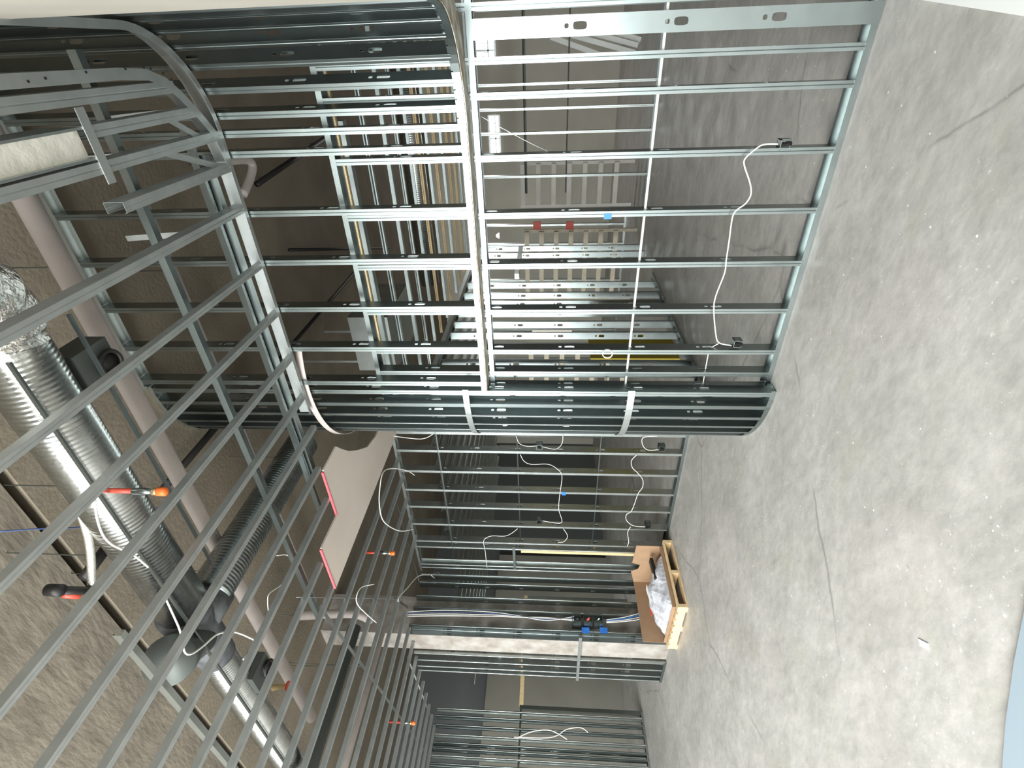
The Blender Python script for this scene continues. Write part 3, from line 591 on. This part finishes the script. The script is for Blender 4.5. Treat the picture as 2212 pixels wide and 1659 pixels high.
# ------------------------------------------------------------------ pallet with crate
PL = thing('pallet', 'yellowish wooden pallet on the floor by the cream column, under the cardboard crate', 'pallet', (-5.95, 4.0, 0))
p0 = onZ(1487, 1312, 0); p1 = onZ(1462, 1402, 0); p2 = onZ(1452, 1212, 0)
ux = (p1 - p0); lx = ux.length; ux.normalize(); uy = Vector((-ux.y, ux.x, 0)); 
if uy.dot(p2 - p0) < 0: uy = -uy
ly = .95
def pb(u0, u1, v0, v1, z0, z1):
    mb = MB(); q = [p0 + ux * u + uy * v for u, v in ((u0, v0), (u1, v0), (u1, v1), (u0, v1))]
    return mb.prism([(v.x, v.y) for v in q], z0, z1)
for k, v in enumerate((0, ly / 2 - .02, ly - .04)): build('stringer', pb(0, lx, v, v + .04, .016, .10), 'pallet', PL)
for k in range(7): u = k * (lx - .09) / 6; build('top_board', pb(u, u + .09, -.005, ly, .10, .118), 'pallet', PL)
for k in range(3): u = k * (lx - .09) / 2; build('bottom_board', pb(u, u + .09, -.005, ly, 0, .016), 'pallet', PL)
CB = thing('cardboard_crate', 'low open cardboard crate with torn sides on the pallet', 'crate', p0 + ux * .4 + uy * .4 + Z3 * .118)
build('crate_floor', pb(.06, lx - .06, .04, ly - .05, .119, .125), 'card', CB)
for (u0, u1, v0, v1, hh) in ((.06, lx - .06, .04, .045, .045), (lx - .065, lx - .06, .04, ly - .05, .30)):
    build('side_panel', pb(u0, u1, v0, v1, .12, .12 + hh), 'card', CB)
# back panel with a notch
bp = MB(); hs = [(.06, .34), (.42, .36), (.46, .25), (.55, .27), (.6, .36), (lx - .06, .30)]
for i in range(len(hs) - 1):
    (u0, h0), (u1, h1) = hs[i], hs[i + 1]; a = p0 + ux * u0 + uy * (ly - .055); b = p0 + ux * u1 + uy * (ly - .055); o = uy * .005
    bp.add([a + Z3 * .12, b + Z3 * .12, b + Z3 * (.12 + h1), a + Z3 * (.12 + h0), a + o + Z3 * .12, b + o + Z3 * .12, b + o + Z3 * (.12 + h1), a + o + Z3 * (.12 + h0)],
           [(0, 1, 2, 3), (7, 6, 5, 4), (3, 2, 6, 7)])
build('back_panel', bp, 'card', CB)
build('side_panel', pb(.06, .065, .04, ly - .05, .12, .165), 'card', CB)
# crumpled film heap
fm = MB(); n = 14
for i in range(n + 1):
    for j in range(n + 1):
        u = .1 + (lx - .2) * i / n; v = .08 + (ly - .2) * j / n; e = math.sin(PI * i / n) * math.sin(PI * j / n)
        z = .14 + .17 * e ** .5 + (.018 * math.sin(7 * u + 11 * v) + .012 * math.sin(23 * u - 17 * v + 1) + random.uniform(-.004, .004)) * (e > .1); fm.v.append(p0 + ux * u + uy * v + Z3 * z)
fm.f += [(i * (n + 1) + j, (i + 1) * (n + 1) + j, (i + 1) * (n + 1) + j + 1, i * (n + 1) + j + 1) for i in range(n) for j in range(n)]
tag(build('plastic_film', fm, 'clear_plastic', None, sol=.003), 'crumpled milky plastic film heaped inside the cardboard crate', 'plastic film')
c0 = p0 + ux * .45 + uy * .35
tag(build('paper_card', MB().bar(c0 + Z3 * .315, c0 + ux * .02 + uy * .22 + Z3 * .335, .10, .003), 'sheet'), 'white paper card lying on the film in the crate', 'paper')
c0 = p0 + ux * .66 + uy * .30
tag(build('red_label', MB().bar(c0 + Z3 * .285, c0 + uy * .09 + Z3 * .30, .07, .003), 'red'), 'torn red label on the plastic film in the crate', 'label')
c0 = p0 + ux * .22 + uy * .5
tag(build('black_parts_bag', MB().bar(c0 + Z3 * .25, c0 + uy * .3 + Z3 * .27, .09, .04), 'black'), 'black wrapped bundle at the right side of the crate', 'bundle')

# ------------------------------------------------------------------ floor objects
q = [onZ(x, y, .004) for x, y in ((1982, 1379), (2004, 1390), (2007, 1406), (1987, 1395))]
tag(build('paper_tag', MB().prism([(v.x, v.y) for v in q], .001, .003), 'tag'), 'tiny pale blue paper scrap on the bare concrete floor', 'paper')
q = [onZ(x, y, .013) for x, y in ((1935, -12), (1990, 0), (2212, 35), (2400, 66))]
tag(build('white_sheet', MB().prism([(v.x, v.y) for v in q] + [(.6, 1.2), (.9, 3.0)], .001, .013), 'sheet'), 'white board lying flat on the floor in the right corner', 'board')
q = [onZ(x, y, .02) for x, y in ((2235, 1200), (2212, 1320), (2190, 1430), (2172, 1560), (2160, 1720))]  # flat blue slab standing in for a blurred shape close to the lens
tag(build('blur_stand_in', MB().prism([(v.x, v.y) for v in q] + [(-1.9, .2), (-1.0, .6)], .001, .02), 'blur_blue'), 'pale blue flat stand-in for a blurred foreground shape, lower right corner of the picture', 'stand-in')

# ------------------------------------------------------------------ things in the far rooms
# leaning boards
for (xa, ya, xb, yb), lb in zip(((1190, 80, 1300, 120), (1235, 76, 1372, 114), (1280, 72, 1378, 98), (1322, 68, 1384, 86)), ('lowest and longest', 'second lowest', 'third lowest', 'topmost and shortest')):
    yy = {80: 10.6, 76: 10.75, 72: 10.9, 68: 11.05}[ya]; a, b = onY(xa, ya, yy), onY(xb, yb, yy)
    tag(build('leaning_board', MB().bar(a, b, .03, .08, up=(0, 0, 1)), 'sheet'), 'pale plank leaning at a slant in the far right room, %s of four' % lb, 'plank', 'planks leaning in the far right room')
# flat straps
for (a, b, lab) in (((860, 1090), (905, 1255), 'nearest the soffit board'), ((905, 1330), (850, 1290), 'by the small wire noose'), ((880, 1420), (935, 1560), 'beyond the cream column top'), ((690, 1310), (930, 1640), 'longest, crossing the dense left joists')):
    pa, pb_ = onZ(*a, 3.62), onZ(*b, 3.62)
    tag(build('brace_strap', MB().bar(pa, pb_, .035, .003), 'galv_dark'), 'flat metal brace strap over the left joists, ' + lab, 'strap', 'brace straps over the left joists')
# ladder like lumber racks behind
def rack(x0, x1, y, z0, z1, n, label, m='pale_wood'):
    t = thing('lumber_rack', label, 'rack', ((x0 + x1) / 2, y, 0))
    for k in range(n):
        z = z0 + (z1 - z0) * k / (n - 1); build('shelf_rail', MB().box((x0, y, z), (x1, y + .05, z + .085)), m, t)
    for x in (x0, x1): build('upright', MB().box((x - .03, y + .05, 0), (x + .03, y + .09, z1 + .1)), m, t)
rack(-4.3, -2.9, 9.4, .35, 2.0, 7, 'pale ladder-like lumber rack seen through the opening behind the side wall')
rack(-5.6, -4.6, 8.0, .2, 1.9, 7, 'wooden ladder-like rack in the dark room behind the left stud wall')
rack(-2.7, -1.9, 10.4, .3, 2.1, 7, 'cream ladder-like rack at the far back, right of the doorway', 'gyp')
tag(build('hanging_lamp', MB().tube([onY(1078, 509, 9) + Vector((0, 0, .05)), onY(1078, 509, 9)], [.02, .05], 16), 'lamp_glow', None), 'small glowing work lamp hanging in the far room', 'lamp')
def lamp_cord(o):
    q = Vector(o.location); build('cord', MB().tube([(q.x, q.y, q.z + .3), (q.x, q.y, 2.98)], .004, 6), 'black', o); return o
tag(lamp_cord(build('lamp_tube', MB().tube([onX(1150, 716, -3.4), onX(1235, 716, -3.4)], .012, 8), 'lamp_warm', None)), 'warm glowing light tube seen between studs of the side wall, upper one', 'lamp')
tag(lamp_cord(build('lamp_tube', MB().tube([onX(1085, 731, -3.4), onX(1260, 731, -3.4)], .010, 8), 'lamp_warm', None)), 'warm glowing light tube seen between studs of the side wall, lower one', 'lamp')
tag(build('yellow_sheet', MB().box((-3.3, 5.5, .0), (-3.32, 6.2, 1.1)), 'yellow'), 'yellow sheet standing behind the studs of the side wall', 'sheet')
tag(build('ceiling_sheet_duct', MB().tube([(.4, 7.0, 3.4), (-2.9, 7.0, 3.4)], .14, 24), 'spiral', None, smooth_=True), 'round duct crossing the room behind the long wall near its ceiling', 'duct')
p = onY(1218, 1066, YC - .002); tag(build('tape_patch', MB().box((p.x - .03, YC - .004, p.z - .025), (p.x + .03, YC - .001, p.z + .025)), 'blue'), 'small blue tape dab on the left stud wall beside the long cable', 'tape')
for x, y, lab in ((1160, 488, 'upper'), (1231, 488, 'lower')):
    p = onY(x, y, 9.36); tag(build('red_box', MB().box((p.x - .07, 9.36, p.z - .07), (p.x + .07, 9.40, p.z + .07)), 'red'), 'small red back box on the far cream rack, %s of the two' % lab, 'electrical box')
